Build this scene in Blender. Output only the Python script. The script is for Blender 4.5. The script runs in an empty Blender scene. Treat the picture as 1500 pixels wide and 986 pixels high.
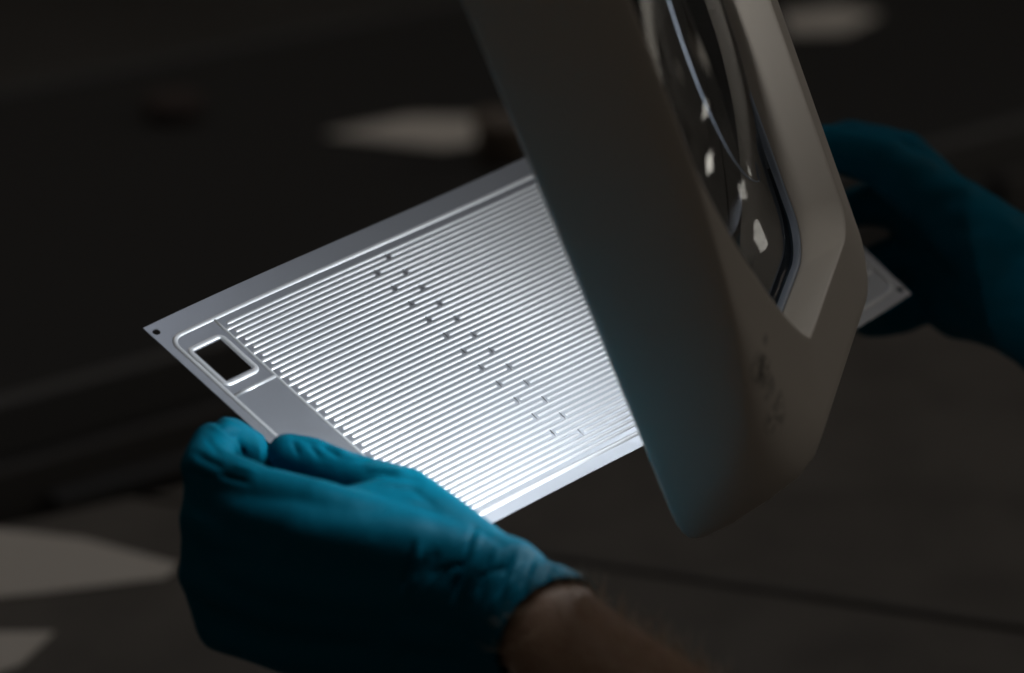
import bpy, bmesh, math, random
import numpy as np
from mathutils import Vector, Matrix, noise

random.seed(7)
SC = bpy.context.scene
COL = SC.collection
R = math.radians

# ------------------------------------------------------------------ camera
PITCH = R(22.0)
CAM = np.array([0.0, 0.0, 1.52])
FPX = 4000.0                                   # focal length in pixels of a 1500 px wide frame
RIGHT = np.array([1.0, 0, 0])
FWD = np.array([0, math.cos(PITCH), -math.sin(PITCH)])
DOWN = np.array([0, -math.sin(PITCH), -math.cos(PITCH)])

def W(p):                                      # millimetres right / down / forward of the tripod -> world metres
    p = np.asarray(p, float) / 1000.0
    return CAM + p[..., 0:1] * RIGHT + p[..., 1:2] * DOWN + p[..., 2:3] * FWD

def PXZ(x, y, z):                              # a sight line followed to a depth of z mm
    return np.array([(x - 750) * z / FPX, (y - 493) * z / FPX, z], float)

cd = bpy.data.cameras.new('camera')
cd.sensor_width = 36.0
cd.lens = 36.0 * FPX / 1500.0
cd.clip_start = 0.05
cd.clip_end = 100
cd.dof.use_dof = True
cd.dof.focus_distance = 1.375
cd.dof.aperture_fstop = 3.5
cd.dof.aperture_blades = 0
cam = bpy.data.objects.new('camera', cd)
COL.objects.link(cam)
cam.location = CAM
cam.rotation_euler = (R(90) - PITCH, 0, 0)
SC.camera = cam

# ------------------------------------------------------------------ light and exposure
wd = bpy.data.worlds.new('World')
SC.world = wd
wd.use_nodes = True
bg = wd.node_tree.nodes['Background']
bg.inputs[0].default_value = (1.0, 0.87, 0.74, 1)
bg.inputs[1].default_value = 0.024
LED_STRENGTH = 52.0
PANEL_STRENGTH = 6.0

SC.view_settings.view_transform = 'Standard'
SC.view_settings.look = 'None'
SC.view_settings.exposure = 0
SC.view_settings.gamma = 1
SC.view_settings.use_curve_mapping = False
SC.cycles.use_denoising = True
SC.cycles.caustics_reflective = False
SC.cycles.caustics_refractive = True
SC.cycles.blur_glossy = 1.0
SC.cycles.max_bounces = 10
SC.cycles.transmission_bounces = 8
SC.cycles.sample_clamp_indirect = 4.0

# ------------------------------------------------------------------ helpers
def mat(name, color, rough=0.5, metal=0.0, spec=0.5, **kw):
    m = bpy.data.materials.new(name)
    m.use_nodes = True
    b = m.node_tree.nodes['Principled BSDF']
    b.inputs['Base Color'].default_value = (*color, 1)
    b.inputs['Roughness'].default_value = rough
    b.inputs['Metallic'].default_value = metal
    b.inputs['Specular IOR Level'].default_value = spec
    for k, v in kw.items():
        b.inputs[k.replace('_', ' ')].default_value = v
    return m

def nodes(m):
    nt = m.node_tree
    return nt, nt.nodes['Principled BSDF']

def add_bump(m, scale, strength, dist=0.001, stretch=(1, 1, 1), detail=4):
    nt, b = nodes(m)
    tc = nt.nodes.new('ShaderNodeTexCoord')
    mp = nt.nodes.new('ShaderNodeMapping')
    mp.inputs['Scale'].default_value = stretch
    nz = nt.nodes.new('ShaderNodeTexNoise')
    nz.inputs['Scale'].default_value = scale
    nz.inputs['Detail'].default_value = detail
    bp = nt.nodes.new('ShaderNodeBump')
    bp.inputs['Strength'].default_value = strength
    bp.inputs['Distance'].default_value = dist
    nt.links.new(tc.outputs['Object'], mp.inputs[0])
    nt.links.new(mp.outputs[0], nz.inputs['Vector'])
    nt.links.new(nz.outputs[0], bp.inputs['Height'])
    nt.links.new(bp.outputs[0], b.inputs['Normal'])
    return nz

def add_mottle(m, c1, c2, scale, detail=4, lo=0.35, hi=0.65, stretch=(1, 1, 1)):
    nt, b = nodes(m)
    tc = nt.nodes.new('ShaderNodeTexCoord')
    mp = nt.nodes.new('ShaderNodeMapping')
    mp.inputs['Scale'].default_value = stretch
    nz = nt.nodes.new('ShaderNodeTexNoise')
    nz.inputs['Scale'].default_value = scale
    nz.inputs['Detail'].default_value = detail
    cr = nt.nodes.new('ShaderNodeValToRGB')
    cr.color_ramp.elements[0].position = lo
    cr.color_ramp.elements[1].position = hi
    cr.color_ramp.elements[0].color = (*c1, 1)
    cr.color_ramp.elements[1].color = (*c2, 1)
    nt.links.new(tc.outputs['Object'], mp.inputs[0])
    nt.links.new(mp.outputs[0], nz.inputs['Vector'])
    nt.links.new(nz.outputs[0], cr.inputs[0])
    nt.links.new(cr.outputs[0], b.inputs['Base Color'])
    return cr

def emis(name, color, strength):
    m = bpy.data.materials.new(name)
    m.use_nodes = True
    nt = m.node_tree
    nt.nodes.remove(nt.nodes['Principled BSDF'])
    e = nt.nodes.new('ShaderNodeEmission')
    e.inputs[0].default_value = (*color, 1)
    e.inputs[1].default_value = strength
    nt.links.new(e.outputs[0], nt.nodes['Material Output'].inputs[0])
    return m

def tag(o, label=None, cat=None, group=None, kind=None):
    if label: o['label'] = label
    if cat: o['category'] = cat
    if group: o['group'] = group
    if kind: o['kind'] = kind
    return o

def empty(name, loc):
    o = bpy.data.objects.new(name, None)
    o.empty_display_size = 0.02
    o.location = loc
    COL.objects.link(o)
    return o

def origin_of(par):
    l = np.zeros(3)
    while par is not None:
        l += np.array(par.location)
        par = par.parent
    return l

def mesh(name, verts, faces, m, parent=None, smooth=False, loc=None):
    """One mesh object from world-space vertices; origin at the parent's base or at loc."""
    v = np.asarray(verts, float)
    base = origin_of(parent)
    o_loc = np.zeros(3) if parent is not None else (v.mean(0) if loc is None else np.asarray(loc, float))
    if loc is not None and parent is not None:
        o_loc = np.asarray(loc, float) - base
    me = bpy.data.meshes.new(name)
    me.from_pydata((v - base - o_loc).tolist(), [], [list(map(int, f)) for f in faces])
    me.update()
    if smooth:
        me.polygons.foreach_set('use_smooth', [True] * len(me.polygons))
    me.materials.append(m)
    o = bpy.data.objects.new(name, me)
    o.location = o_loc
    COL.objects.link(o)
    if parent is not None:
        o.parent = parent
    return o

def bevel(o, w, seg=2):
    md = o.modifiers.new('bevel', 'BEVEL')
    md.width = w; md.segments = seg; md.limit_method = 'ANGLE'; md.angle_limit = R(40)
    return o

def box_vf(c, size, rz=0.0):
    x, y, z = [s / 2 for s in size]
    v = np.array([[sx * x, sy * y, sz * z] for sz in (-1, 1) for sx, sy in ((-1, -1), (1, -1), (1, 1), (-1, 1))])
    ca, sa = math.cos(rz), math.sin(rz)
    v = v @ np.array([[ca, sa, 0], [-sa, ca, 0], [0, 0, 1]]) + np.asarray(c, float)
    f = [(3, 2, 1, 0), (4, 5, 6, 7), (0, 1, 5, 4), (1, 2, 6, 5), (2, 3, 7, 6), (3, 0, 4, 7)]
    return v, f

def box(name, c, size, m, parent=None, rz=0.0, bev=0.0):
    v, f = box_vf(c, size, rz)
    o = mesh(name, v, f, m, parent)
    if bev: bevel(o, bev)
    return o

# ------------------------------------------------------------------ materials
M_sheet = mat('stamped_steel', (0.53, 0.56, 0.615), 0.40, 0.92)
nt, b = nodes(M_sheet)
add_bump(M_sheet, 900, 0.10, 0.0003, (1, 1, 1), 3)
nz = nt.nodes.new('ShaderNodeTexNoise'); nz.inputs['Scale'].default_value = 60; nz.inputs['Detail'].default_value = 6
mr = nt.nodes.new('ShaderNodeMapRange'); mr.inputs[3].default_value = 0.37; mr.inputs[4].default_value = 0.46
nt.links.new(nz.outputs[0], mr.inputs[0]); nt.links.new(mr.outputs[0], b.inputs['Roughness'])
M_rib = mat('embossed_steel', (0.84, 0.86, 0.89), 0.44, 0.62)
add_bump(M_rib, 700, 0.08, 0.0003)

M_bar = mat('polished_steel', (0.62, 0.64, 0.67), 0.28, 1.0)

M_plastic = mat('grey_white_plastic', (0.84, 0.79, 0.72), 0.55, 0, 0.3)
add_bump(M_plastic, 1400, 0.06, 0.0002)
M_dark_inner = mat('black_inner_plastic', (0.012, 0.012, 0.013), 0.5)
M_gasket = mat('gasket_painted_glow', (0.46, 0.56, 0.72), 0.35)  # pale blue colour stands in for lamp light leaking at the lens rim
M_seat = mat('dark_blue_seat', (0.07, 0.105, 0.15), 0.06, 0, 0.9)
M_glass = bpy.data.materials.new('lens_glass'); M_glass.use_nodes = True
nt, b = nodes(M_glass)
b.inputs['Base Color'].default_value = (0.96, 0.99, 0.985, 1)
b.inputs['Roughness'].default_value = 0.0
b.inputs['Transmission Weight'].default_value = 1.0
b.inputs['IOR'].default_value = 1.52
M_led = emis('led_diffuser', (0.90, 0.955, 1.0), LED_STRENGTH)
M_collar_glow = emis('added_collar_glow', (1.0, 0.97, 0.93), 55.0)
M_metal_dark = mat('grey_arm_metal', (0.30, 0.30, 0.30), 0.4, 0.6)

M_glove = mat('blue_nitrile', (0.0005, 0.135, 0.215), 0.5, 0, 0.05)
add_bump(M_glove, 420, 0.12, 0.0006, (1, 1, 1), 5)
nt, b = nodes(M_glove)
_bp = next(n for n in nt.nodes if n.type == 'BUMP')
_tc = next(n for n in nt.nodes if n.type == 'TEX_COORD')
_mp = nt.nodes.new('ShaderNodeMapping'); _mp.inputs['Scale'].default_value = (1.0, 0.5, 0.6); _mp.inputs['Rotation'].default_value = (0.3, 0.5, 0.7)
_n2 = nt.nodes.new('ShaderNodeTexNoise'); _n2.inputs['Scale'].default_value = 130; _n2.inputs['Detail'].default_value = 3; _n2.inputs['Distortion'].default_value = 1.2
_b2 = nt.nodes.new('ShaderNodeBump'); _b2.inputs['Strength'].default_value = 0.22; _b2.inputs['Distance'].default_value = 0.0015
nt.links.new(_tc.outputs['Object'], _mp.inputs[0]); nt.links.new(_mp.outputs[0], _n2.inputs['Vector'])
nt.links.new(_n2.outputs[0], _b2.inputs['Height']); nt.links.new(_b2.outputs[0], _bp.inputs['Normal'])
M_skin = mat('skin', (0.42, 0.27, 0.195), 0.5, 0, 0.35)
add_bump(M_skin, 500, 0.25, 0.0006)
M_hair = mat('body_hair', (0.70, 0.56, 0.42), 0.45)

M_bench = mat('bench_laminate', (0.17, 0.155, 0.135), 0.6)
add_mottle(M_bench, (0.10, 0.091, 0.081), (0.135, 0.123, 0.109), 14)
M_gap = mat('dark_gap_strip', (0.06, 0.055, 0.05), 0.7)
M_paper = mat('white_paper', (0.78, 0.73, 0.665), 0.8)
M_black = mat('black_painted_steel', (0.16, 0.155, 0.15), 0.55)
M_blacktop = mat('black_bench_laminate', (0.042, 0.041, 0.040), 0.7, 0, 0.2)
M_char = mat('charcoal_panel', (0.085, 0.083, 0.082), 0.6)
M_trim = mat('grey_edge_trim', (0.11, 0.108, 0.105), 0.6)
M_drawer = mat('warm_grey_drawer', (0.10, 0.094, 0.088), 0.6)
M_card = mat('brown_cardboard', (0.30, 0.20, 0.13), 0.8)
M_greyp = mat('grey_plastic', (0.09, 0.09, 0.09), 0.5)
M_floor = mat('dark_floor', (0.06, 0.058, 0.055), 0.7)
add_mottle(M_floor, (0.13, 0.127, 0.122), (0.17, 0.165, 0.16), 3)
M_wall = mat('dark_wall_paint', (0.10, 0.097, 0.092), 0.8)
add_mottle(M_wall, (0.09, 0.087, 0.083), (0.12, 0.116, 0.11), 2)
M_beige = mat('beige_tool_plastic', (0.2, 0.16, 0.125), 0.5)
M_redm = mat('dull_red_enamel', (0.062, 0.045, 0.04), 0.6)

#STRUCTURE
TABLE_Z = 0.62
def on_table(x, y, zt=TABLE_Z):
    d = PXZ(x, y, 1.0)
    d = d[0] * RIGHT + d[1] * DOWN + d[2] * FWD
    t = (zt - CAM[2]) / d[2]
    return CAM + d * t

floor = box('floor', (0, 3.0, -0.05), (12, 12, 0.1), M_floor); tag(floor, kind='structure')
wall = box('wall_back', (0, 7.0, 1.4), (12, 0.1, 2.8), M_wall); tag(wall, kind='structure')

#BENCH
wb = empty('workbench', (0.2, 1.95, 0.0))
tag(wb, 'long grey laminate workbench under the lamp, seam across its top', 'workbench')
g0 = on_table(880, 827); g1 = on_table(1500, 921)
gd = (g1 - g0) / np.linalg.norm(g1 - g0)
def seam_y(x): return g0[1] + (x - g0[0]) * gd[1] / gd[0]
TH = 0.04
def slab(name, poly, z1, th, m, parent, bev=0.003):
    n = len(poly)
    v = [(x, y, z1 - th) for x, y in poly] + [(x, y, z1) for x, y in poly]
    f = [tuple(range(n - 1, -1, -1)), tuple(range(n, 2 * n))] + [(i, (i + 1) % n, n + (i + 1) % n, n + i) for i in range(n)]
    o = mesh(name, v, f, m, parent)
    if bev: bevel(o, bev)
    return o
xl, xr = -1.0, 1.5
gw = 0.004
e0 = on_table(-100, 790); e1 = on_table(1500, 425)
def edge_y(x): return e0[1] + (x - e0[0]) * (e1[1] - e0[1]) / (e1[0] - e0[0])
_a = gd[1] / gd[0]; _b = (e1[1] - e0[1]) / (e1[0] - e0[0])
xk = (g0[1] - _a * g0[0] - e0[1] + _b * e0[0]) / (_b - _a)
slab('tabletop_panel', [(xl, 0.95), (xr, 0.95), (xr, seam_y(xr) - gw), (xk, seam_y(xk) - gw), (xl, edge_y(xl))], TABLE_Z, TH, M_bench, wb)
slab('tabletop_panel', [(xk + .012, seam_y(xk + .012) + gw), (xr, seam_y(xr) + gw), (xr, edge_y(xr))], TABLE_Z, TH, M_bench, wb)
for lx, ly in ((xl + .08, 1.03), (xr - .08, 1.03), (xl + .12, 1.2), (xr - .08, 2.5)):
    box('leg', (lx, ly, (TABLE_Z - TH) / 2 - 0.0005), (0.06, 0.06, TABLE_Z - TH - 0.001), M_black, wb, bev=0.003)

#PLATE
PR = np.array([[0.6650838965, 0.6968237634, -0.2685145310],
               [-0.3291271413, 0.5962832911, 0.7322032242],
               [0.6703273346, -0.3986011534, 0.6259220279]])
PT = np.array([-141.444, -6.817, 1360.338])
def plate_pt(x, y, h=0.0):
    """millimetres along the sheet, across it, and above its upper face -> depth frame (slightly flexed sheet)"""
    x = np.asarray(x, float); y = np.asarray(y, float)
    z = 2.906 * (x / 100) ** 2 - 0.86 * (x / 100) ** 3 + 3.137 * (x / 100) * ((y - 82) / 100) - h
    p = np.stack(np.broadcast_arrays(x, y, z), -1)
    return p @ PR.T + PT
def plate_w(x, y, h=0.0): return W(plate_pt(x, y, h))

PAIR = 6.6
X0, X1 = -39.2, 376.2
Y0, Y1 = -2.933 * PAIR, 25.932 * PAIR
plate = empty('metal_plate', plate_w((X0 + X1) / 2, Y1, 0))
tag(plate, 'thin silver metal flow field plate with rows of raised ribs, held by a gloved hand', 'metal plate')
WIN = [(-28.6, -11.3, 7.0, 31.0)]
cx, cy = (X0 + X1), (Y0 + Y1)
WIN.append((cx - WIN[0][1], cx - WIN[0][0], cy - WIN[0][3], cy - WIN[0][2]))
WIN.append((WIN[0][0], WIN[0][1], cy - WIN[0][3], cy - WIN[0][2]))
WIN.append((WIN[1][0], WIN[1][1], WIN[0][2], WIN[0][3]))
HOLES = [(-35.4, -13.6), (cx + 35.4, -13.6), (-35.4, cy + 13.6), (cx + 35.4, cy + 13.6)]
HR = 2.0; HC = 3.2
xs = set(); ys = set()
for a in WIN: xs |= {a[0], a[1]}; ys |= {a[2], a[3]}
for hx, hy in HOLES: xs |= {hx - HC, hx + HC}; ys |= {hy - HC, hy + HC}
xs |= {X0, X1}; ys |= {Y0, Y1}
def fill(s, step):
    s = sorted(s); o = []
    for a, b2 in zip(s, s[1:]):
        n = max(1, int(math.ceil((b2 - a) / step)))
        o += [a + (b2 - a) * i / n for i in range(n)]
    return o + [s[-1]]
xs = fill(xs, 16); ys = fill(ys, 16)
V = []; F = []
idx = {}
def vid(i, j):
    if (i, j) not in idx:
        idx[(i, j)] = len(V); V.append((xs[i], ys[j]))
    return idx[(i, j)]
for i in range(len(xs) - 1):
    for j in range(len(ys) - 1):
        mx, my = (xs[i] + xs[i + 1]) / 2, (ys[j] + ys[j + 1]) / 2
        if any(a[0] < mx < a[1] and a[2] < my < a[3] for a in WIN): continue
        q = [vid(i, j), vid(i + 1, j), vid(i + 1, j + 1), vid(i, j + 1)]
        hole = next((h for h in HOLES if abs(mx - h[0]) < HC and abs(my - h[1]) < HC), None)
        if hole is None:
            F.append(q); continue
        NS = 24
        ring = []
        for k in range(NS):
            a = 2 * math.pi * k / NS - 3 * math.pi / 4
            ring.append(len(V)); V.append((hole[0] + HR * math.cos(a), hole[1] + HR * math.sin(a)))
        per = NS // 4
        for c in range(4):
            ks = [ring[(c * per + k) % NS] for k in range(per + 1)]
            F.append([q[c], q[(c + 1) % 4]] + ks[::-1])
V = np.array(V)
sheet = mesh('sheet', plate_w(V[:, 0], V[:, 1]), [f[::-1] for f in F], M_sheet, plate, smooth=False)
sd = sheet.modifiers.new('thickness', 'SOLIDIFY'); sd.thickness = 0.0005; sd.offset = -1

def prof(w, h):
    o = [(-w / 2, -0.06)]
    for k in range(9):
        a = -1 + k / 4
        o.append((a * w * .485, h * (1 - abs(a) ** 2.2)))
    return o + [(w / 2, -0.06)]
def bead(name, pts, w, h, closed=False, parent=None, step=14.0, taper=True, m=None):
    """a raised bead stamped along a polyline on the sheet"""
    P = [np.array(p, float) for p in pts]
    seq = []
    N = len(P)
    for i in range(N if closed else N - 1):
        a, c = P[i], P[(i + 1) % N]
        n = max(1, int(math.ceil(np.linalg.norm(c - a) / step)))
        seq += [a + (c - a) * k / n for k in range(n)]
    if not closed: seq.append(P[-1])
    seq = np.array(seq); n = len(seq)
    scale = np.ones(n)
    if not closed and taper:
        d0 = (seq[1] - seq[0]) / np.linalg.norm(seq[1] - seq[0]); d1 = (seq[-2] - seq[-1]) / np.linalg.norm(seq[-2] - seq[-1])
        seq = np.vstack([seq[:1], seq[:1] + d0 * w * .12, seq[:1] + d0 * w * .45, seq[1:-1], seq[-1:] + d1 * w * .45, seq[-1:] + d1 * w * .12, seq[-1:]])
        n = len(seq); scale = np.ones(n); scale[[0, -1]] = .02; scale[[1, -2]] = .7; scale[[2, -3]] = .97
    t = np.zeros_like(seq)
    for i in range(n):
        if closed: t[i] = seq[(i + 1) % n] - seq[i - 1]
        else: t[i] = seq[min(i + 1, n - 1)] - seq[max(i - 1, 0)]
    t /= np.linalg.norm(t, axis=1)[:, None]
    nr = np.stack([-t[:, 1], t[:, 0]], 1)
    pf = prof(w, h); k = len(pf)
    vv = []
    for i in range(n):
        ws = .55 + .45 * scale[i]
        for a, hh in pf:
            q = seq[i] + nr[i] * a * ws
            vv.append((q[0], q[1], hh * scale[i] if hh > 0 else hh))
    vv = np.array(vv)
    ff = []
    for i in range(n if closed else n - 1):
        j = (i + 1) % n
        for a in range(k - 1):
            ff.append((i * k + a, i * k + a + 1, j * k + a + 1, j * k + a))
    if not closed:
        ff.append(tuple(range(k - 1, -1, -1))); ff.append(tuple((n - 1) * k + a for a in range(k)))
    return mesh(name, plate_w(vv[:, 0], vv[:, 1], vv[:, 2]), ff, m or M_rib, parent or plate, smooth=True)

def rrect(x0, x1, y0, y1, r, n=6):
    o = []
    for cx_, cy_, a0 in ((x1 - r, y0 + r, -90), (x1 - r, y1 - r, 0), (x0 + r, y1 - r, 90), (x0 + r, y0 + r, 180)):
        for k in range(n + 1):
            a = R(a0 + 90 * k / n)
            o.append((cx_ + r * math.cos(a), cy_ + r * math.sin(a)))
    return o
BX0, BX1, BY0, BY1 = -33.4, cx + 33.4, -6.2, 24.75 * PAIR
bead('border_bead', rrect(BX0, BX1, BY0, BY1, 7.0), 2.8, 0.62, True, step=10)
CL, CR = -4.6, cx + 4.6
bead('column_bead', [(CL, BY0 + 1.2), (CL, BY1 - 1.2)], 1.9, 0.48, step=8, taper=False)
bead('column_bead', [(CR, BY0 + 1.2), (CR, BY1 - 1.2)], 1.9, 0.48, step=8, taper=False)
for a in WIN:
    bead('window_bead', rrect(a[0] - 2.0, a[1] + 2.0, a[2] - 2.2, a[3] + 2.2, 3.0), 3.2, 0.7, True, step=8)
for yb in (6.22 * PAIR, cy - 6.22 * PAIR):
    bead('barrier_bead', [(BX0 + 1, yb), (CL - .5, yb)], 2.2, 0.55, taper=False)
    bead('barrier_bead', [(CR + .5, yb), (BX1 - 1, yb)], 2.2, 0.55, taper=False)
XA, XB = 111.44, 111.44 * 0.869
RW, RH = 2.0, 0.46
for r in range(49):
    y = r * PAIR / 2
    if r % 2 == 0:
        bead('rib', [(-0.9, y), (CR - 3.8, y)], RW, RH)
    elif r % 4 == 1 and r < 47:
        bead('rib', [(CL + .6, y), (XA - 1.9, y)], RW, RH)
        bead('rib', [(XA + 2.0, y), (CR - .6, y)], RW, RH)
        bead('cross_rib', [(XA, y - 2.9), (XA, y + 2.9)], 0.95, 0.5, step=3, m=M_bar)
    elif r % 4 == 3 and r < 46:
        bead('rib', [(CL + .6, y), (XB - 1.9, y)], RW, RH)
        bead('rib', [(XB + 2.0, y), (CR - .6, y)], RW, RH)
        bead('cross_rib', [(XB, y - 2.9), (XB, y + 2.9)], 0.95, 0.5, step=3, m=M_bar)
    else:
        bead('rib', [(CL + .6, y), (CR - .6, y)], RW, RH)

#LAMP
LA = np.array([[0.3528, 0.8318, 0.4285], [0.2736, -0.5297, 0.8029], [0.8948, -0.1661, -0.4145]]).T
LO = np.array([125.856, 33.554, 1254.808])
def lamp_pt(p): return np.asarray(p, float) @ LA.T + LO      # (down the head, near to far, out of the lens side)
def lamp_w(p): return W(lamp_pt(p))
LW = 170.3           # crest width
LS = -285.0          # upper end of the crest (above the frame)
lamp = empty('magnifier_lamp', lamp_w((LS / 2, LW / 2, -68)))
tag(lamp, 'large grey white magnifier lamp head with glass lens, lighting the metal plate', 'magnifier lamp')
NC = 14
def loop(ms, mu, mv, h, near, rf, far=None):
    """outline of the head: grown by ms at the lower end, mu at the upper end, mv at the near side (far at the far side);
    near corner = (run along the side, run along the end, exponent), far corner = radius"""
    far = mv if far is None else far
    s0, s1, t0, t1 = LS - mu, ms, -mv, LW + far
    A_, B_, p_ = near
    out = []
    def corner(cs, ct, ds, dt, a_, b_, p, flip):
        pts = []
        for k in range(NC + 1):
            g = math.pi / 2 * k / NC
            c_, n_ = max(math.cos(g), 0) ** (2 / p), max(math.sin(g), 0) ** (2 / p)
            if flip: c_, n_ = n_, c_
            pts.append((cs - ds * a_ * (1 - c_), ct - dt * b_ * (1 - n_), h))
        return pts
    out += corner(s1, t0, 1, -1, A_, B_, p_, True)        # side -> end at the near lower corner
    out += corner(s1, t1, 1, 1, rf, rf, 2, False)
    out += corner(s0, t1, -1, 1, rf, rf, 2, True)
    out += corner(s0, t0, -1, -1, min(A_, 45), min(B_, 40), 2, False)
    res = []
    n = len(out)
    for i in range(n):
        a = np.array(out[i]); b2 = np.array(out[(i + 1) % n])
        res.append(a)
        if (i + 1) % (NC + 1) == 0:
            for k in range(1, 10): res.append(a + (b2 - a) * k / 10)
    return np.array(res)
def loft(name, loops, m, parent, smooth=True, cap=False):
    n = len(loops[0]); vv = np.vstack(loops); ff = []
    for i in range(len(loops) - 1):
        for k in range(n):
            k2 = (k + 1) % n
            ff.append((i * n + k, i * n + k2, (i + 1) * n + k2, (i + 1) * n + k))
    if cap: ff.append(tuple((len(loops) - 1) * n + k for k in range(n)))
    return mesh(name, lamp_w(vv), ff, m, parent, smooth)
NL = (105, 52, 1.45)
NR = (130, 62, 1.32)
body = [
    loop(-1.5, 0, -17.5, -21.0, NL, 22),
    loop(-1.0, 0, -16.5, -19.5, NL, 22),
    loop(-0.5, 0, -2.0, -1.5, NR, 18),
    loop(-0.2, 0, -0.8, -0.3, NR, 18),
    loop(0.4, 1, 0.0, 0.0, NR, 18, 0.3),
    loop(2.0, 3, 0.7, -0.5, NR, 18, 1.8),
    loop(36, 10, 3.2, -3.6, (112, 60, 1.4), 22, 20),
    loop(47, 14, 5.0, -7.0, (96, 56, 1.5), 24, 27),
    loop(54, 17, 6.8, -12.0, (80, 52, 1.65), 26, 30),
    loop(58.5, 19, 8.6, -19.0, (64, 48, 1.8), 28, 31),
    loop(62, 21, 11.0, -33.0, (48, 42, 1.9), 28, 31.5),
    loop(65, 22, 13.2, -50.0, (34, 34, 2), 28, 31.5),
    loop(66.5, 22, 14.0, -63.0, (28, 28, 2), 28, 31.5),
    loop(66.0, 22, 13.8, -66.5, (27, 27, 2), 27, 31),
    loop(64.5, 21, 12.4, -68.0, (26, 26, 2), 26, 30),
    loop(61.0, 20, 11.0, -67.6, (24, 24, 2), 24, 28),
    loop(60.0, 20, 10.0, -64.0, (23, 23, 2), 23, 27),
]
housing = loft('housing', body, M_plastic, lamp)
# greasy smudges rubbed into the wall of the housing
from mathutils.bvhtree import BVHTree
_bv = BVHTree.FromPolygons([Vector(origin_of(lamp)) + v.co for v in housing.data.vertices], [tuple(p.vertices) for p in housing.data.polygons])
M_wallplastic = M_plastic.copy(); M_wallplastic.name = 'grey_white_plastic_smudged'
nt, b = nodes(M_wallplastic)
geo = nt.nodes.new('ShaderNodeNewGeometry')
prev = None
for (sx_, sy_, rad_) in ((1116, 540, .011), (1124, 566, .009), (1136, 612, .010), (1121, 497, .004), (1143, 585, .005)):
    d_ = W(PXZ(sx_, sy_, 1000)) - CAM
    hit = _bv.ray_cast(Vector(CAM), Vector(d_).normalized())[0]
    sb = nt.nodes.new('ShaderNodeVectorMath'); sb.operation = 'DISTANCE'
    sb.inputs[1].default_value = hit
    nt.links.new(geo.outputs['Position'], sb.inputs[0])
    mr2 = nt.nodes.new('ShaderNodeMapRange'); mr2.inputs[1].default_value = rad_; mr2.inputs[2].default_value = rad_ * .2
    nt.links.new(sb.outputs['Value'], mr2.inputs[0])
    if prev is None: prev = mr2.outputs[0]
    else:
        mx = nt.nodes.new('ShaderNodeMath'); mx.operation = 'MAXIMUM'
        nt.links.new(prev, mx.inputs[0]); nt.links.new(mr2.outputs[0], mx.inputs[1]); prev = mx.outputs[0]
nz = nt.nodes.new('ShaderNodeTexNoise'); nz.inputs['Scale'].default_value = 170; nz.inputs['Detail'].default_value = 5
nt.links.new(geo.outputs['Position'], nz.inputs['Vector'])
mr3 = nt.nodes.new('ShaderNodeMapRange'); mr3.inputs[1].default_value = .40; mr3.inputs[2].default_value = .62
nt.links.new(nz.outputs[0], mr3.inputs[0])
ml = nt.nodes.new('ShaderNodeMath'); ml.operation = 'MULTIPLY'; ml.use_clamp = True
nt.links.new(prev, ml.inputs[0]); nt.links.new(mr3.outputs[0], ml.inputs[1])
mixc = nt.nodes.new('ShaderNodeMix'); mixc.data_type = 'RGBA'
mixc.inputs[6].default_value = b.inputs['Base Color'].default_value
mixc.inputs[7].default_value = (0.20, 0.19, 0.175, 1)
nt.links.new(ml.outputs[0], mixc.inputs[0]); nt.links.new(mixc.outputs[2], b.inputs['Base Color'])
housing.data.materials[0] = M_wallplastic
# white ring under the head that carries the light strips, and the dark well of the lens
ring = loft('light_ring', [loop(60.2, 20.2, 10.2, -63.4, (23, 23, 2), 23, 27.2), loop(-52, 0, -40, -63.4, (80, 40, 1.6), 24)], M_plastic, lamp, smooth=False)
well = loft('lens_well', [loop(-52, 0, -40, -63.3, (80, 40, 1.6), 24), loop(-4.2, -2, -20.7, -37.1, (96, 48, 1.5), 20)], M_dark_inner, lamp)
NG = (96, 48, 1.5)
gask = loft('lens_gasket', [loop(-1.4, 0, -17.4, -20.2, NL, 22), loop(-2.2, -1, -18.6, -19.2, (102, 50, 1.45), 21), loop(-4.0, -2, -20.5, -20.0, (98, 49, 1.5), 20), loop(-4.2, -2, -20.6, -22.5, NG, 20)], M_gasket, lamp)
loft('lens_seat', [loop(-4.1, -2, -20.55, -22.4, NG, 20), loop(-4.2, -2, -20.6, -37.0, NG, 20)], M_seat, lamp)
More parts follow.
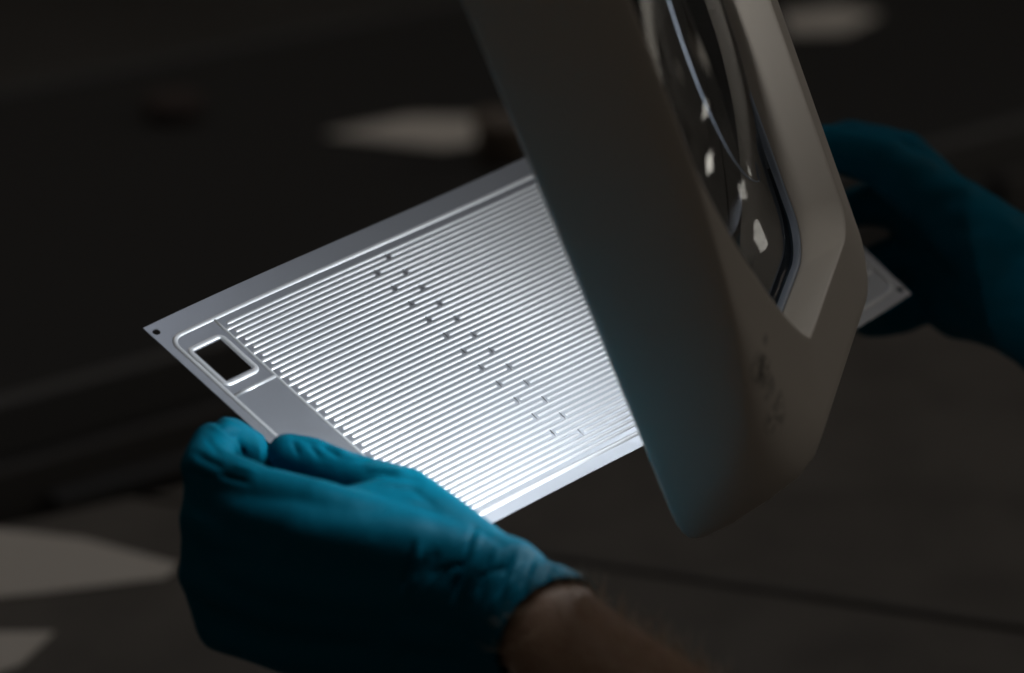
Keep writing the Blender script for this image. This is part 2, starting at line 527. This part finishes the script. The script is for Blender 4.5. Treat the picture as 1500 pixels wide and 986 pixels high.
# biconvex lens filling the rounded opening
def lens_mesh(name, edge, r_front, r_back, hmid, m, parent, rings=14):
    c = np.array([LS / 2, LW / 2])
    n = len(edge); vv = []; ff = []
    for side, rr in ((1, r_front), (-1, r_back)):
        dmax = np.max(np.linalg.norm(edge[:, :2] - c, axis=1))
        for q in range(1, rings + 1):
            p = c + (edge[:, :2] - c) * q / rings
            d2 = np.sum((p - c) ** 2, 1)
            sag = rr - np.sqrt(rr * rr - d2)
            if side > 0: sag = np.where(sag < 11, sag, 11 + (sag - 11) * 0.12)     # flat flange round the rim
            top = (rr - math.sqrt(rr * rr - dmax * dmax))
            h = hmid + side * (1.5 + top - sag)
            vv += [(a[0], a[1], hh) for a, hh in zip(p, h)]
        vv.append((c[0], c[1], hmid + side * (1.5 + top)))
    B = rings * n + 1
    for s, off in ((0, 0), (1, B)):
        for q in range(rings - 1):
            for k in range(n):
                k2 = (k + 1) % n
                f = (off + q * n + k, off + q * n + k2, off + (q + 1) * n + k2, off + (q + 1) * n + k)
                ff.append(f if s else f[::-1])
        for k in range(n):
            f = (off + B - 1, off + (k + 1) % n, off + k)
            ff.append(f if s else f[::-1])
    for k in range(n):
        k2 = (k + 1) % n
        a = (rings - 1) * n
        ff.append((a + k, B + a + k, B + a + k2, a + k2))
    o = mesh(name, lamp_w(np.array(vv)), ff, m, parent, True)
    bm = bmesh.new(); bm.from_mesh(o.data); bmesh.ops.recalc_face_normals(bm, faces=bm.faces[:]); bm.to_mesh(o.data); bm.free()
    return o
lens = lens_mesh('lens', loop(-4.4, -2, -20.8, -24, NG, 20), 450.0, 450.0, -38.0, M_glass, lamp)
# added pale ridge for the lit line in the lens: arc across its face
def front_h(s_, t_):
    rr = 450.0; e_ = loop(-4.4, -2, -20.8, -24, NG, 20)
    dm = np.max(np.hypot(e_[:, 0] - LS / 2, e_[:, 1] - LW / 2))
    d2 = (s_ - LS / 2) ** 2 + (t_ - LW / 2) ** 2
    sg = rr - math.sqrt(rr * rr - d2)
    sg = sg if sg < 11 else 11 + (sg - 11) * 0.12
    return -38.0 + 1.5 + (rr - math.sqrt(rr * rr - dm * dm)) - sg
arc = []
for k in range(41):
    a = R(-168 + 144 * k / 40)
    s_, t_ = -145 + 97 * math.cos(a), 165 + 97 * math.sin(a)
    arc.append(lamp_w((s_, t_, front_h(s_, t_) + 0.15)))
# light strips: emitting faces look out of the underside only
def strip(s0, s1, t0, t1, rise=(0, 0, 0, 0)):
    h = -67.2
    vv = [(s0, t0, h + rise[0]), (s1, t0, h + rise[1]), (s1, t1, h + rise[2]), (s0, t1, h + rise[3])]
    b_ = [(a, c_, hh + 3.7) for a, c_, hh in vv]
    o = mesh('light_strip', lamp_w(np.array(vv + b_)), [(7, 6, 5, 4), (0, 4, 5, 1), (1, 5, 6, 2), (2, 6, 7, 3), (3, 7, 4, 0)], M_plastic, lamp)
    e = mesh('diffuser', lamp_w(np.array(vv) - np.array([0, 0, 0.1])), [(0, 1, 2, 3)], M_led, o)
    return o
strip(-200, 28, -9, 5)
strip(-118, 18, LW - 7, LW - 3)
box_l = np.array([(a, c_, h_) for h_ in (-74.4, -63.6) for a, c_ in ((-230, 14.2), (40, 14.2), (40, 15.6), (-230, 15.6))])
mesh('baffle', lamp_w(box_l), [(0, 1, 2, 3), (7, 6, 5, 4), (0, 4, 5, 1), (1, 5, 6, 2), (2, 6, 7, 3), (3, 7, 4, 0)], M_dark_inner, lamp)  # unseen plate added to keep strip light off the sheet's upper right
strip(41, 54, -6, 12)
# arm that carries the head, above the frame
def tube(name, pts, rad, m, parent, n=16):
    pts = [np.asarray(p, float) for p in pts]; vv = []; ff = []
    for i, p in enumerate(pts):
        t = pts[min(i + 1, len(pts) - 1)] - pts[max(i - 1, 0)]; t /= np.linalg.norm(t)
        a = np.cross(t, [0.31, 0.2, 0.9]); a /= np.linalg.norm(a); c = np.cross(t, a)
        rr = rad[i] if isinstance(rad, (list, tuple)) else rad
        for k in range(n):
            g = 2 * math.pi * k / n
            vv.append(p + rr * (math.cos(g) * a + math.sin(g) * c))
    for i in range(len(pts) - 1):
        for k in range(n):
            ff.append((i * n + k, i * n + (k + 1) % n, (i + 1) * n + (k + 1) % n, (i + 1) * n + k))
    ff.append(tuple(range(n - 1, -1, -1))); ff.append(tuple((len(pts) - 1) * n + k for k in range(n)))
    return mesh(name, np.array(vv), ff, m, parent, True)
tube('lit_line_ridge', arc, 0.00034, M_gasket, lens, 8)
# unseen glowing strip added on the near side, brightening the collar opposite
vv = np.array([(LS + 60, 6.8, -7.0), (-128, 6.8, -7.0), (-128, 9.8, -10.5), (LS + 60, 9.8, -10.5)])
mesh('added_collar_strip', lamp_w(vv), [(0, 3, 2, 1)], M_collar_glow, lamp)
a0 = lamp_w((LS - 15, LW / 2, -30)); a1 = lamp_w((LS - 70, LW / 2, -30))
tube('swivel_joint', [a0, a1], 0.018, M_metal_dark, lamp)
tube('arm', [a1, a1 + np.array([0.25, 0.35, 0.28]), np.array([1.35, 2.6, TABLE_Z + 0.55]), np.array([1.35, 2.6, TABLE_Z])], 0.013, M_metal_dark, lamp)

#HANDS
def cone_vf(a, b2, ra, rb, n=18, caps=6):
    """round cone between two points, closed"""
    a = np.asarray(a, float); b2 = np.asarray(b2, float)
    d = b2 - a; L = np.linalg.norm(d); d = d / max(L, 1e-9)
    x = np.cross(d, [0.3, 0.9, 0.2]); x /= np.linalg.norm(x); y = np.cross(d, x)
    rows = [(-ra * math.cos(R(90 * k / caps)), ra * math.sin(R(90 * k / caps))) for k in range(caps + 1)]
    rows += [(L + rb * math.sin(R(90 * k / caps)), rb * math.cos(R(90 * k / caps))) for k in range(caps + 1)]
    vv = []; ff = []
    for z, r in rows:
        r = max(r, 0.02)
        for k in range(n):
            g = 2 * math.pi * k / n
            vv.append(a + d * z + r * (math.cos(g) * x + math.sin(g) * y))
    m = len(rows)
    for i in range(m - 1):
        for k in range(n):
            ff.append((i * n + k, i * n + (k + 1) % n, (i + 1) * n + (k + 1) % n, (i + 1) * n + k))
    ff.append(tuple(range(n - 1, -1, -1))); ff.append(tuple((m - 1) * n + k for k in range(n)))
    return vv, ff

def skin_of(cones, voxel):
    """union of round cones as one continuous surface (depth-frame mm): returns verts, faces"""
    vv = []; ff = []
    for a, b2, ra, rb in cones:
        v, f = cone_vf(a, b2, ra, rb)
        o = len(vv); vv += v; ff += [tuple(i + o for i in q) for q in f]
    me = bpy.data.meshes.new('tmp'); me.from_pydata([tuple(p) for p in vv], [], ff); me.update()
    ob = bpy.data.objects.new('tmp', me); COL.objects.link(ob)
    rm = ob.modifiers.new('r', 'REMESH'); rm.mode = 'VOXEL'; rm.voxel_size = voxel
    dg = bpy.context.evaluated_depsgraph_get()
    ev = bpy.data.meshes.new_from_object(ob.evaluated_get(dg))
    n = len(ev.vertices); co = np.empty(n * 3); ev.vertices.foreach_get('co', co); co = co.reshape(-1, 3)
    ed = np.empty(len(ev.edges) * 2, int); ev.edges.foreach_get('vertices', ed); ed = ed.reshape(-1, 2)
    fs = [tuple(p.vertices) for p in ev.polygons]
    bpy.data.objects.remove(ob); bpy.data.meshes.remove(me); bpy.data.meshes.remove(ev)
    return co, ed, fs

def relax(co, ed, it, lam=0.5, mu=-0.52):
    deg = np.bincount(ed.ravel(), minlength=len(co))[:, None].astype(float)
    for k in range(it):
        for w in (lam, mu):
            s = np.zeros_like(co)
            np.add.at(s, ed[:, 0], co[ed[:, 1]]); np.add.at(s, ed[:, 1], co[ed[:, 0]])
            co = co + w * (s / deg - co)
    return co
def smooth_plain(co, ed, it, w=0.5):
    deg = np.bincount(ed.ravel(), minlength=len(co))[:, None].astype(float)
    for k in range(it):
        s = np.zeros_like(co)
        np.add.at(s, ed[:, 0], co[ed[:, 1]]); np.add.at(s, ed[:, 1], co[ed[:, 0]])
        co = co + w * (s / deg - co)
    return co
def vnormals(co, fs):
    q = np.array([f if len(f) == 4 else (f[0], f[1], f[2], f[2]) for f in fs])
    nn = np.cross(co[q[:, 2]] - co[q[:, 0]], co[q[:, 3]] - co[q[:, 1]])
    s = np.zeros_like(co)
    for k in range(4): np.add.at(s, q[:, k], nn)
    return s / np.maximum(np.linalg.norm(s, axis=1), 1e-9)[:, None]

def chain(*j):
    """joints as (px, py, depth, radius) -> round cones"""
    p = [(PXZ(a, b2, c), r) for a, b2, c, r in j]
    return [(p[i][0], p[i + 1][0], p[i][1], p[i + 1][1]) for i in range(len(p) - 1)]

person = empty('person', W(PXZ(984, 1100, 1150)))
tag(person, 'operator in blue nitrile gloves, hairy bare forearm, holding the metal plate by both ends', 'person')

# ---- left hand: seen from its back, thumb on top of the sheet, fingers wrapped round the left edge
hand = []
hand += chain((735, 862, 1230, 24), (590, 800, 1236, 18), (462, 748, 1236, 14.5))
hand += chain((725, 885, 1232, 24), (570, 840, 1232, 18), (424, 812, 1231, 14.5))
hand += chain((722, 915, 1236, 24), (570, 895, 1236, 18), (408, 880, 1236, 14))
hand += chain((722, 950, 1242, 24), (580, 950, 1244, 18), (418, 945, 1246, 13))
hand += chain((590, 800, 1236, 18), (570, 895, 1236, 18), (580, 950, 1244, 18))
# thumb
hand += chain((712, 850, 1234, 22), (640, 775, 1250, 17.5), (588, 730, 1266, 15.0), (532, 706, 1277, 12.2), (484, 690, 1284, 11.6), (455, 674, 1287, 11.0), (422, 664, 1288, 9.8))
# web between thumb and index
hand += chain((588, 740, 1258, 14), (500, 754, 1245, 12), (400, 716, 1256, 9.5))
hand += chain((640, 775, 1250, 17), (520, 770, 1242, 14))
hand += chain((588, 740, 1258, 13), (560, 780, 1242, 15))
# index, middle, ring, little finger
hand += chain((462, 748, 1236, 14.0), (380, 722, 1242, 12.0), (300, 684, 1258, 11.2), (312, 650, 1276, 10.2), (334, 641, 1292, 9.8), (386, 668, 1318, 9.0))
hand += chain((424, 812, 1231, 14.0), (350, 790, 1240, 11.5), (297, 762, 1254, 11.0), (330, 738, 1290, 10.0), (440, 742, 1320, 9.0))
hand += chain((408, 880, 1236, 13.5), (340, 862, 1243, 11.0), (295, 842, 1256, 10.8), (340, 818, 1292, 9.6), (440, 810, 1312, 8.6))
hand += chain((418, 945, 1246, 13.0), (360, 932, 1250, 10.5), (322, 922, 1260, 10.0), (360, 900, 1288, 9.0), (430, 885, 1302, 8.2))
# glove film stretched between the knuckles
hand += chain((600, 812, 1232, 20), (440, 780, 1230, 15.5), (365, 757, 1239, 12.5), (318, 726, 1254, 10.5))
hand += chain((580, 868, 1233, 19), (414, 846, 1231, 14.5), (350, 828, 1241, 11.5), (306, 804, 1256, 10))
hand += chain((575, 920, 1242, 17), (412, 912, 1242, 12), (352, 898, 1249, 9.5), (312, 884, 1260, 8.5))
hand += chain((304, 700, 1257, 10.5), (300, 762, 1254, 10.5), (298, 842, 1256, 10.5), (318, 915, 1260, 10))
# wrist
WR0, WR1 = (792, 913, 1217), (990, 1103, 1150)
hand += chain((725, 880, 1232, 25), (*WR0, 27.5), (860, 976, 1193, 29), (930, 1044, 1170, 32))
hand += chain((722, 930, 1238, 24), (770, 925, 1226, 26))
co, ed, fs = skin_of(hand, 1.15)
co = smooth_plain(co, ed, 24, 0.5)
co = relax(co, ed, 4)
nrm = vnormals(co, fs)
px = np.stack([750 + FPX * co[:, 0] / co[:, 2], 493 + FPX * co[:, 1] / co[:, 2]], 1)
ax0 = PXZ(*WR0); axd = PXZ(*WR1) - ax0; axd /= np.linalg.norm(axd)
along = (co - ax0) @ axd
disp = np.zeros(len(co))
# creases where the glove bunches: (x0,y0,x1,y1, half width px, depth mm), outer side only
CREASE = [
    # wrist: a few long folds running down from the upper edge
    (606, 796, 588, 866, 4.5, 1.1), (615, 800, 599, 872, 4.5, -0.9), (640, 806, 634, 846, 5, 0.5),
    (694, 774, 662, 880, 4.5, 1.5), (703, 780, 674, 886, 4.5, -1.5), (676, 800, 650, 850, 5, 0.6), (720, 806, 700, 872, 4.5, 0.9), (729, 808, 711, 870, 4, -0.8),
    (752, 806, 730, 876, 4.5, 1.1), (761, 810, 740, 878, 4, -0.9), (782, 820, 764, 862, 4, 0.9), (790, 824, 774, 864, 4, -0.7), (808, 828, 794, 860, 4, 0.8),
    (640, 838, 690, 822, 5, 0.5), (700, 846, 744, 830, 4, 0.5), (690, 770, 740, 802, 4, 0.5),
    # index finger: the fold over the last joint and the knuckle
    (316, 617, 350, 642, 4.2, 2.3), (300, 613, 320, 619, 4, 1.6), (350, 642, 358, 668, 4, 1.5), (322, 611, 360, 634, 4, -0.8), (308, 624, 342, 648, 4, -0.6),
    (284, 664, 330, 688, 5, 0.7), (276, 690, 318, 706, 5, 0.6), (320, 694, 366, 708, 5, 0.8), (340, 682, 374, 692, 4, -0.6), (300, 640, 322, 668, 4, 0.5),
    
    # thumb
    (428, 644, 438, 668, 3.5, 0.7), (452, 650, 470, 672, 4, 0.7), (470, 652, 500, 672, 4, 0.8), (484, 654, 520, 670, 4, -0.5), (500, 664, 560, 666, 4, 0.8),
    (520, 676, 590, 674, 4, 0.6), (540, 688, 600, 690, 4, -0.5), (556, 696, 616, 704, 5, 0.6), (576, 680, 610, 694, 4, 0.5), (418, 634, 468, 653, 4, 0.5),
    (600, 716, 640, 744, 5, 0.4), (540, 712, 590, 716, 5, 0.35)]
front = np.clip(-nrm[:, 2] * 1.5 + 0.35, 0, 1)
for x0, y0, x1, y1, w, dep in CREASE:
    a = np.array([x0, y0]); d = np.array([x1 - x0, y1 - y0], float); L = np.linalg.norm(d); d /= L
    wob = np.array([0.0] * len(co))
    t = np.clip((px - a) @ d, 0, L)
    q = px - (a + t[:, None] * d)
    dist = np.linalg.norm(q, axis=1)
    fade = np.clip(np.minimum(t, L - t) / (0.3 * L) + 0.25, 0, 1)
    disp -= 1.7 * dep * fade * np.exp(-(dist / w) ** 2) * front
wr_amt = np.clip((along + 55) / 40, 0, 1)
for i, p in enumerate(co):
    v = Vector((along[i] * 0.11, (p[0] + p[1]) * 0.018, p[2] * 0.02))
    f1 = 1 - abs(noise.noise(v + Vector((3, 1, 7)))) * 2
    v2 = Vector((p[0] * .03, p[1] * .03, p[2] * .03))
    disp[i] += wr_amt[i] * (f1 ** 2 * 0.6 - 0.25) + 0.35 * noise.noise(v2 * 1.7) + 0.15 * noise.noise(v2 * 5)
co = co + nrm * disp[:, None]
co = smooth_plain(co, ed, 1, 0.25)
# the cuff: cut square to the arm, slightly flared with a wavy rolled edge
CUT = 7.0
wav = np.array([noise.noise(Vector((p[0] * .05, p[1] * .05, p[2] * .05))) for p in co])
keep = along < CUT + 2.5 * wav
flare = np.clip((along - (CUT - 7)) / 7, 0, 1) ** 2
rad = co - (ax0 + along[:, None] * axd); rad /= np.maximum(np.linalg.norm(rad, axis=1), 1e-6)[:, None]
co = co + rad * (flare * 0.7)[:, None]
newi = -np.ones(len(co), int); newi[keep] = np.arange(keep.sum())
ff = [tuple(newi[i] for i in f) for f in fs if all(keep[i] for i in f)]
glove = mesh('glove', W(co[keep]), ff, M_glove, person, True)
sd = glove.modifiers.new('film', 'SOLIDIFY'); sd.thickness = 0.0005; sd.offset = 1

# forearm of the left arm, bare skin with hairs
arm = chain((735, 895, 1232, 21), (*WR0, 25.2), (860, 976, 1193, 26.8), (990, 1103, 1150, 36), (1250, 1360, 1060, 46))
co, ed, fs = skin_of(arm, 2.5)
co = smooth_plain(co, ed, 6, 0.5)
forearm = mesh('forearm', W(co), fs, M_skin, person, True)
nrm = vnormals(co, fs)
along = (co - ax0) @ axd
pick = [i for i in range(len(co)) if 6 < along[i] < 110 and nrm[i, 1] < 0.35 and nrm[i, 2] < 0.9]
hv = []; hf = []
rnd = random.Random(3)
for i in rnd.sample(pick, min(800, len(pick))):
    p = co[i] - nrm[i] * 0.3
    dirn = nrm[i] * rnd.uniform(.35, .9) + axd * rnd.uniform(-1.1, -0.2) + np.array([rnd.gauss(0, .35) for _ in range(3)])
    dirn /= np.linalg.norm(dirn)
    side = np.cross(dirn, nrm[i]); side /= max(np.linalg.norm(side), 1e-6)
    L = rnd.uniform(7, 17)
    o = len(hv)
    bend = np.array([rnd.gauss(0, 1) for _ in range(3)]) * 1.2 - nrm[i] * 1.5
    for k, w in ((0, .14), (.5, .12), (1, .04)):
        c = p + dirn * L * k + bend * k * k
        hv += [c + side * w, c - side * w, c + np.cross(dirn, side) * w * 1.6]
    for k in (0, 3):
        for a in range(3):
            b2 = (a + 1) % 3
            hf.append((o + k + a, o + k + b2, o + k + 3 + b2, o + k + 3 + a))
hair = mesh('arm_hair', W(np.array(hv)), hf, M_hair, person)
hair['kind'] = 'stuff'

# ---- right hand, far side, gripping the other end of the sheet
rh = []
rh += chain((1480, 400, 1600, 33), (1400, 330, 1610, 24), (1320, 232, 1622, 17))
rh += chain((1480, 410, 1605, 33), (1400, 370, 1622, 24), (1335, 300, 1636, 17))
rh += chain((1480, 430, 1605, 33), (1410, 410, 1625, 24), (1350, 370, 1640, 17))
rh += chain((1480, 440, 1600, 33), (1410, 445, 1620, 22), (1365, 430, 1634, 16))
rh += chain((1470, 380, 1590, 30), (1370, 290, 1590, 20), (1290, 236, 1585, 16), (1210, 214, 1580, 13), (1140, 215, 1578, 10.5))
rh += chain((1320, 232, 1622, 16), (1250, 205, 1640, 13), (1195, 225, 1645, 11.5), (1150, 270, 1622, 10))
rh += chain((1335, 300, 1636, 16), (1262, 300, 1655, 13), (1210, 320, 1650, 11.5), (1180, 350, 1620, 10))
rh += chain((1350, 370, 1640, 16), (1290, 385, 1650, 13), (1240, 410, 1640, 11.5), (1220, 420, 1612, 10))
rh += chain((1365, 430, 1634, 16), (1320, 460, 1635, 12), (1275, 470, 1620, 11), (1262, 455, 1598, 9.5))
rh += chain((1480, 410, 1602, 38), (1600, 490, 1560, 40))
co, ed, fs = skin_of(rh, 2.2)
co = smooth_plain(co, ed, 6, 0.5)
nrm = vnormals(co, fs)
dz = np.array([noise.noise(Vector((p[0] * .05, p[1] * .09, p[2] * .05))) for p in co])
co = co + nrm * dz[:, None] * 1.3
glove2 = mesh('glove', W(co), fs, M_glove, person, True)
slv = chain((1560, 462, 1575, 34), (1700, 560, 1525, 42), (1900, 700, 1450, 50))
co, ed, fs = skin_of(slv, 3.0)
forearm2 = mesh('forearm', W(smooth_plain(co, ed, 5)), fs, M_skin, person, True)

#BACKGROUND
def flat_on(name, pix, label, cat, m, th=0.002, z0=TABLE_Z, group=None, bev=0.0):
    pts = [on_table(x, y, z0 + th) for x, y in pix]
    o = slab(name, [(p[0], p[1]) for p in pts], z0 + th, th - 0.0003, m, None, bev)
    tag(o, label, cat, group)
    return o
flat_on('paper_sheet', [(-40, 770), (120, 788), (262, 826), (240, 846), (60, 868), (-60, 880)], 'white paper sheet on the bench below the gloved hand, nearer to the hand', 'paper', M_paper)
flat_on('paper_sheet', [(-60, 925), (80, 925), (30, 972), (-80, 1010)], 'white paper sheet at the very lower left corner of the bench', 'paper', M_paper)

# far bench with a dark top and a rail along its back edge
FB_Z = TABLE_Z
fb = empty('far_bench', (0.1, 2.75, 0))
tag(fb, 'dark far bench in the blurred background with a rail along its back', 'bench')
b0 = on_table(-150, 176, FB_Z); b1 = on_table(520, 40, FB_Z)
bd = (b1 - b0) / np.linalg.norm(b1 - b0)
bn = np.array([bd[1], -bd[0], 0])
b0 = b0 - bd * 1.5
b1 = b0 + bd * 4.1
q = [b0, b0 + bn * 0.75, b1 + bn * 0.75, b1]
slab('bench_top', [(p[0], p[1]) for p in q], FB_Z, 0.04, M_blacktop, fb)
q = [b0 + bn * 0.752, b0 + bn * 0.77, b1 + bn * 0.77, b1 + bn * 0.752]
slab('edge_trim', [(p[0], p[1]) for p in q], FB_Z + 0.001, 0.05, M_trim, fb)  # strip added in a lighter colour to brighten the shaded front edge
rl = [b0 + bn * 0.0, b0 - bn * 0.018, b1 - bn * 0.018, b1]
slab('back_rail', [(p[0], p[1]) for p in rl][::-1], FB_Z + 0.008, 0.07, M_greyp, fb)
for p in (b0 + bd * .1 + bn * .08, b0 + bd * .1 + bn * .67, b1 - bd * .1 + bn * .08, b1 - bd * .1 + bn * .67):
    box('leg', (p[0], p[1], (FB_Z - .041) / 2), (0.06, 0.06, FB_Z - .041), M_black, fb)
flat_on('paper_sheet', [(475, 196), (600, 170), (775, 172), (800, 192), (650, 216)], 'pale paper sheet far back on the dark bench, left of the lamp head', 'paper', M_paper)
flat_on('paper_sheet', [(1145, 20), (1230, 8), (1290, 20), (1240, 46), (1155, 48)], 'pale paper sheet far back on the dark bench, right of the lamp head', 'paper', M_paper)

def lathe(name, c, prof_, m, parent=None, n=24):
    vv = []; ff = []
    for r_, z_ in prof_:
        for k in range(n):
            g = 2 * math.pi * k / n
            vv.append((c[0] + r_ * math.cos(g), c[1] + r_ * math.sin(g), c[2] + z_))
    for i in range(len(prof_) - 1):
        for k in range(n):
            ff.append((i * n + k, i * n + (k + 1) % n, (i + 1) * n + (k + 1) % n, (i + 1) * n + k))
    ff.append(tuple(range(n - 1, -1, -1)))
    return mesh(name, np.array(vv), ff, m, parent, True)
c = on_table(735, 238)
cup = lathe('cup', c, [(0.022, 0.001), (0.026, 0.004), (0.030, 0.045), (0.030, 0.05), (0.027, 0.05), (0.024, 0.008), (0.001, 0.007)], M_beige)
tag(cup, 'small beige cup on the far bench, beside the lamp head', 'cup')
c = on_table(255, 172)
tin = lathe('tin', c, [(0.03, 0.001), (0.032, 0.003), (0.032, 0.022), (0.030, 0.024), (0.004, 0.025), (0.001, 0.025)], M_redm)
tag(tin, 'small flat dull red tin alone on the far bench', 'tin')

# drawer cabinet standing under the far bench
ca = empty('drawer_cabinet', b0 + bn * 0.45 + bd * 1.7 - np.array([0, 0, FB_Z]))
tag(ca, 'dark grey drawer cabinet under the far bench, behind the left corner of the plate', 'cabinet')
def along_box(name, a, d0, d1, z0, z1, m, parent, bev=0.002):
    """box standing along the bench: from a to a+... metres along, d0..d1 metres out from the back edge"""
    p = [b0 + bd * a[0] + bn * d0, b0 + bd * a[1] + bn * d0, b0 + bd * a[1] + bn * d1, b0 + bd * a[0] + bn * d1]
    return slab(name, [(q_[0], q_[1]) for q_ in p][::-1], z1, z1 - z0, m, parent, bev)
along_box('carcass', (0.3, 3.6), 0.12, 0.768, 0.002, FB_Z - 0.045, M_char, ca)
for ic, ax_ in enumerate((0.32, 1.02, 1.72, 2.42)):
    for zr, (z0, z1) in enumerate(((0.02, 0.20), (0.21, 0.38), (0.39, FB_Z - 0.052))):
        d = along_box('drawer', (ax_, ax_ + 0.67), 0.769, 0.786, z0, z1, (M_char, M_drawer)[(ic + zr) % 2], ca, 0.003)
        along_box('handle', (ax_ + 0.22, ax_ + 0.45), 0.787, 0.805, z1 - 0.045, z1 - 0.03, M_greyp, d, 0.002)
# ceiling lights mirrored in the lens, plus added ones brightening plate and papers
def ceil_panel(c, sx, sy, label, rz=0.0):
    t = empty('ceiling_light', c)
    tag(t, label, 'ceiling light', 'ceiling lights over the bench')
    box('frame', (c[0], c[1], c[2] + 0.03), (sx + 0.06, sy + 0.06, 0.05), M_greyp, t, rz)
    box('diffuser', (c[0], c[1], c[2]), (sx, sy, 0.008), (M_panel_bright if c[0] > 0.5 else M_panel) if abs(c[0]) > 0.5 else M_panel_cool, t, rz)
    return t
M_panel_bright = emis('bright_panel_glow', (1.0, 0.93, 0.84), PANEL_STRENGTH * 1.3)
M_panel_cool = emis('cool_panel_glow', (0.86, 0.90, 1.0), PANEL_STRENGTH * 0.85)
M_panel = emis('panel_glow', (1.0, 0.90, 0.78), PANEL_STRENGTH)
for (x, y, sx, sy, lb) in ((2.05, 2.13, .28, .28, 'square ceiling light mirrored lowest but one in the lens'), (2.3, 1.62, .15, .26, 'narrow ceiling light mirrored beside the rim of the lens'),
                       (3.45, 3.95, .55, .55, 'square ceiling light mirrored in the middle of the lens'), (6.0, 4.4, .75, .75, 'square ceiling light mirrored highest in the lens'),
                       
                                              (-0.05, 2.25, .30, .30, 'added square ceiling light straight above the bench'),  # unseen lamp added to brighten the left flats of the metal plate
                       (-0.95, 3.0, .34, .34, 'added square ceiling light above the far bench')):  # unseen lamp added to brighten the background papers
    ceil_panel((x, y, 2.75), sx, sy, lb)
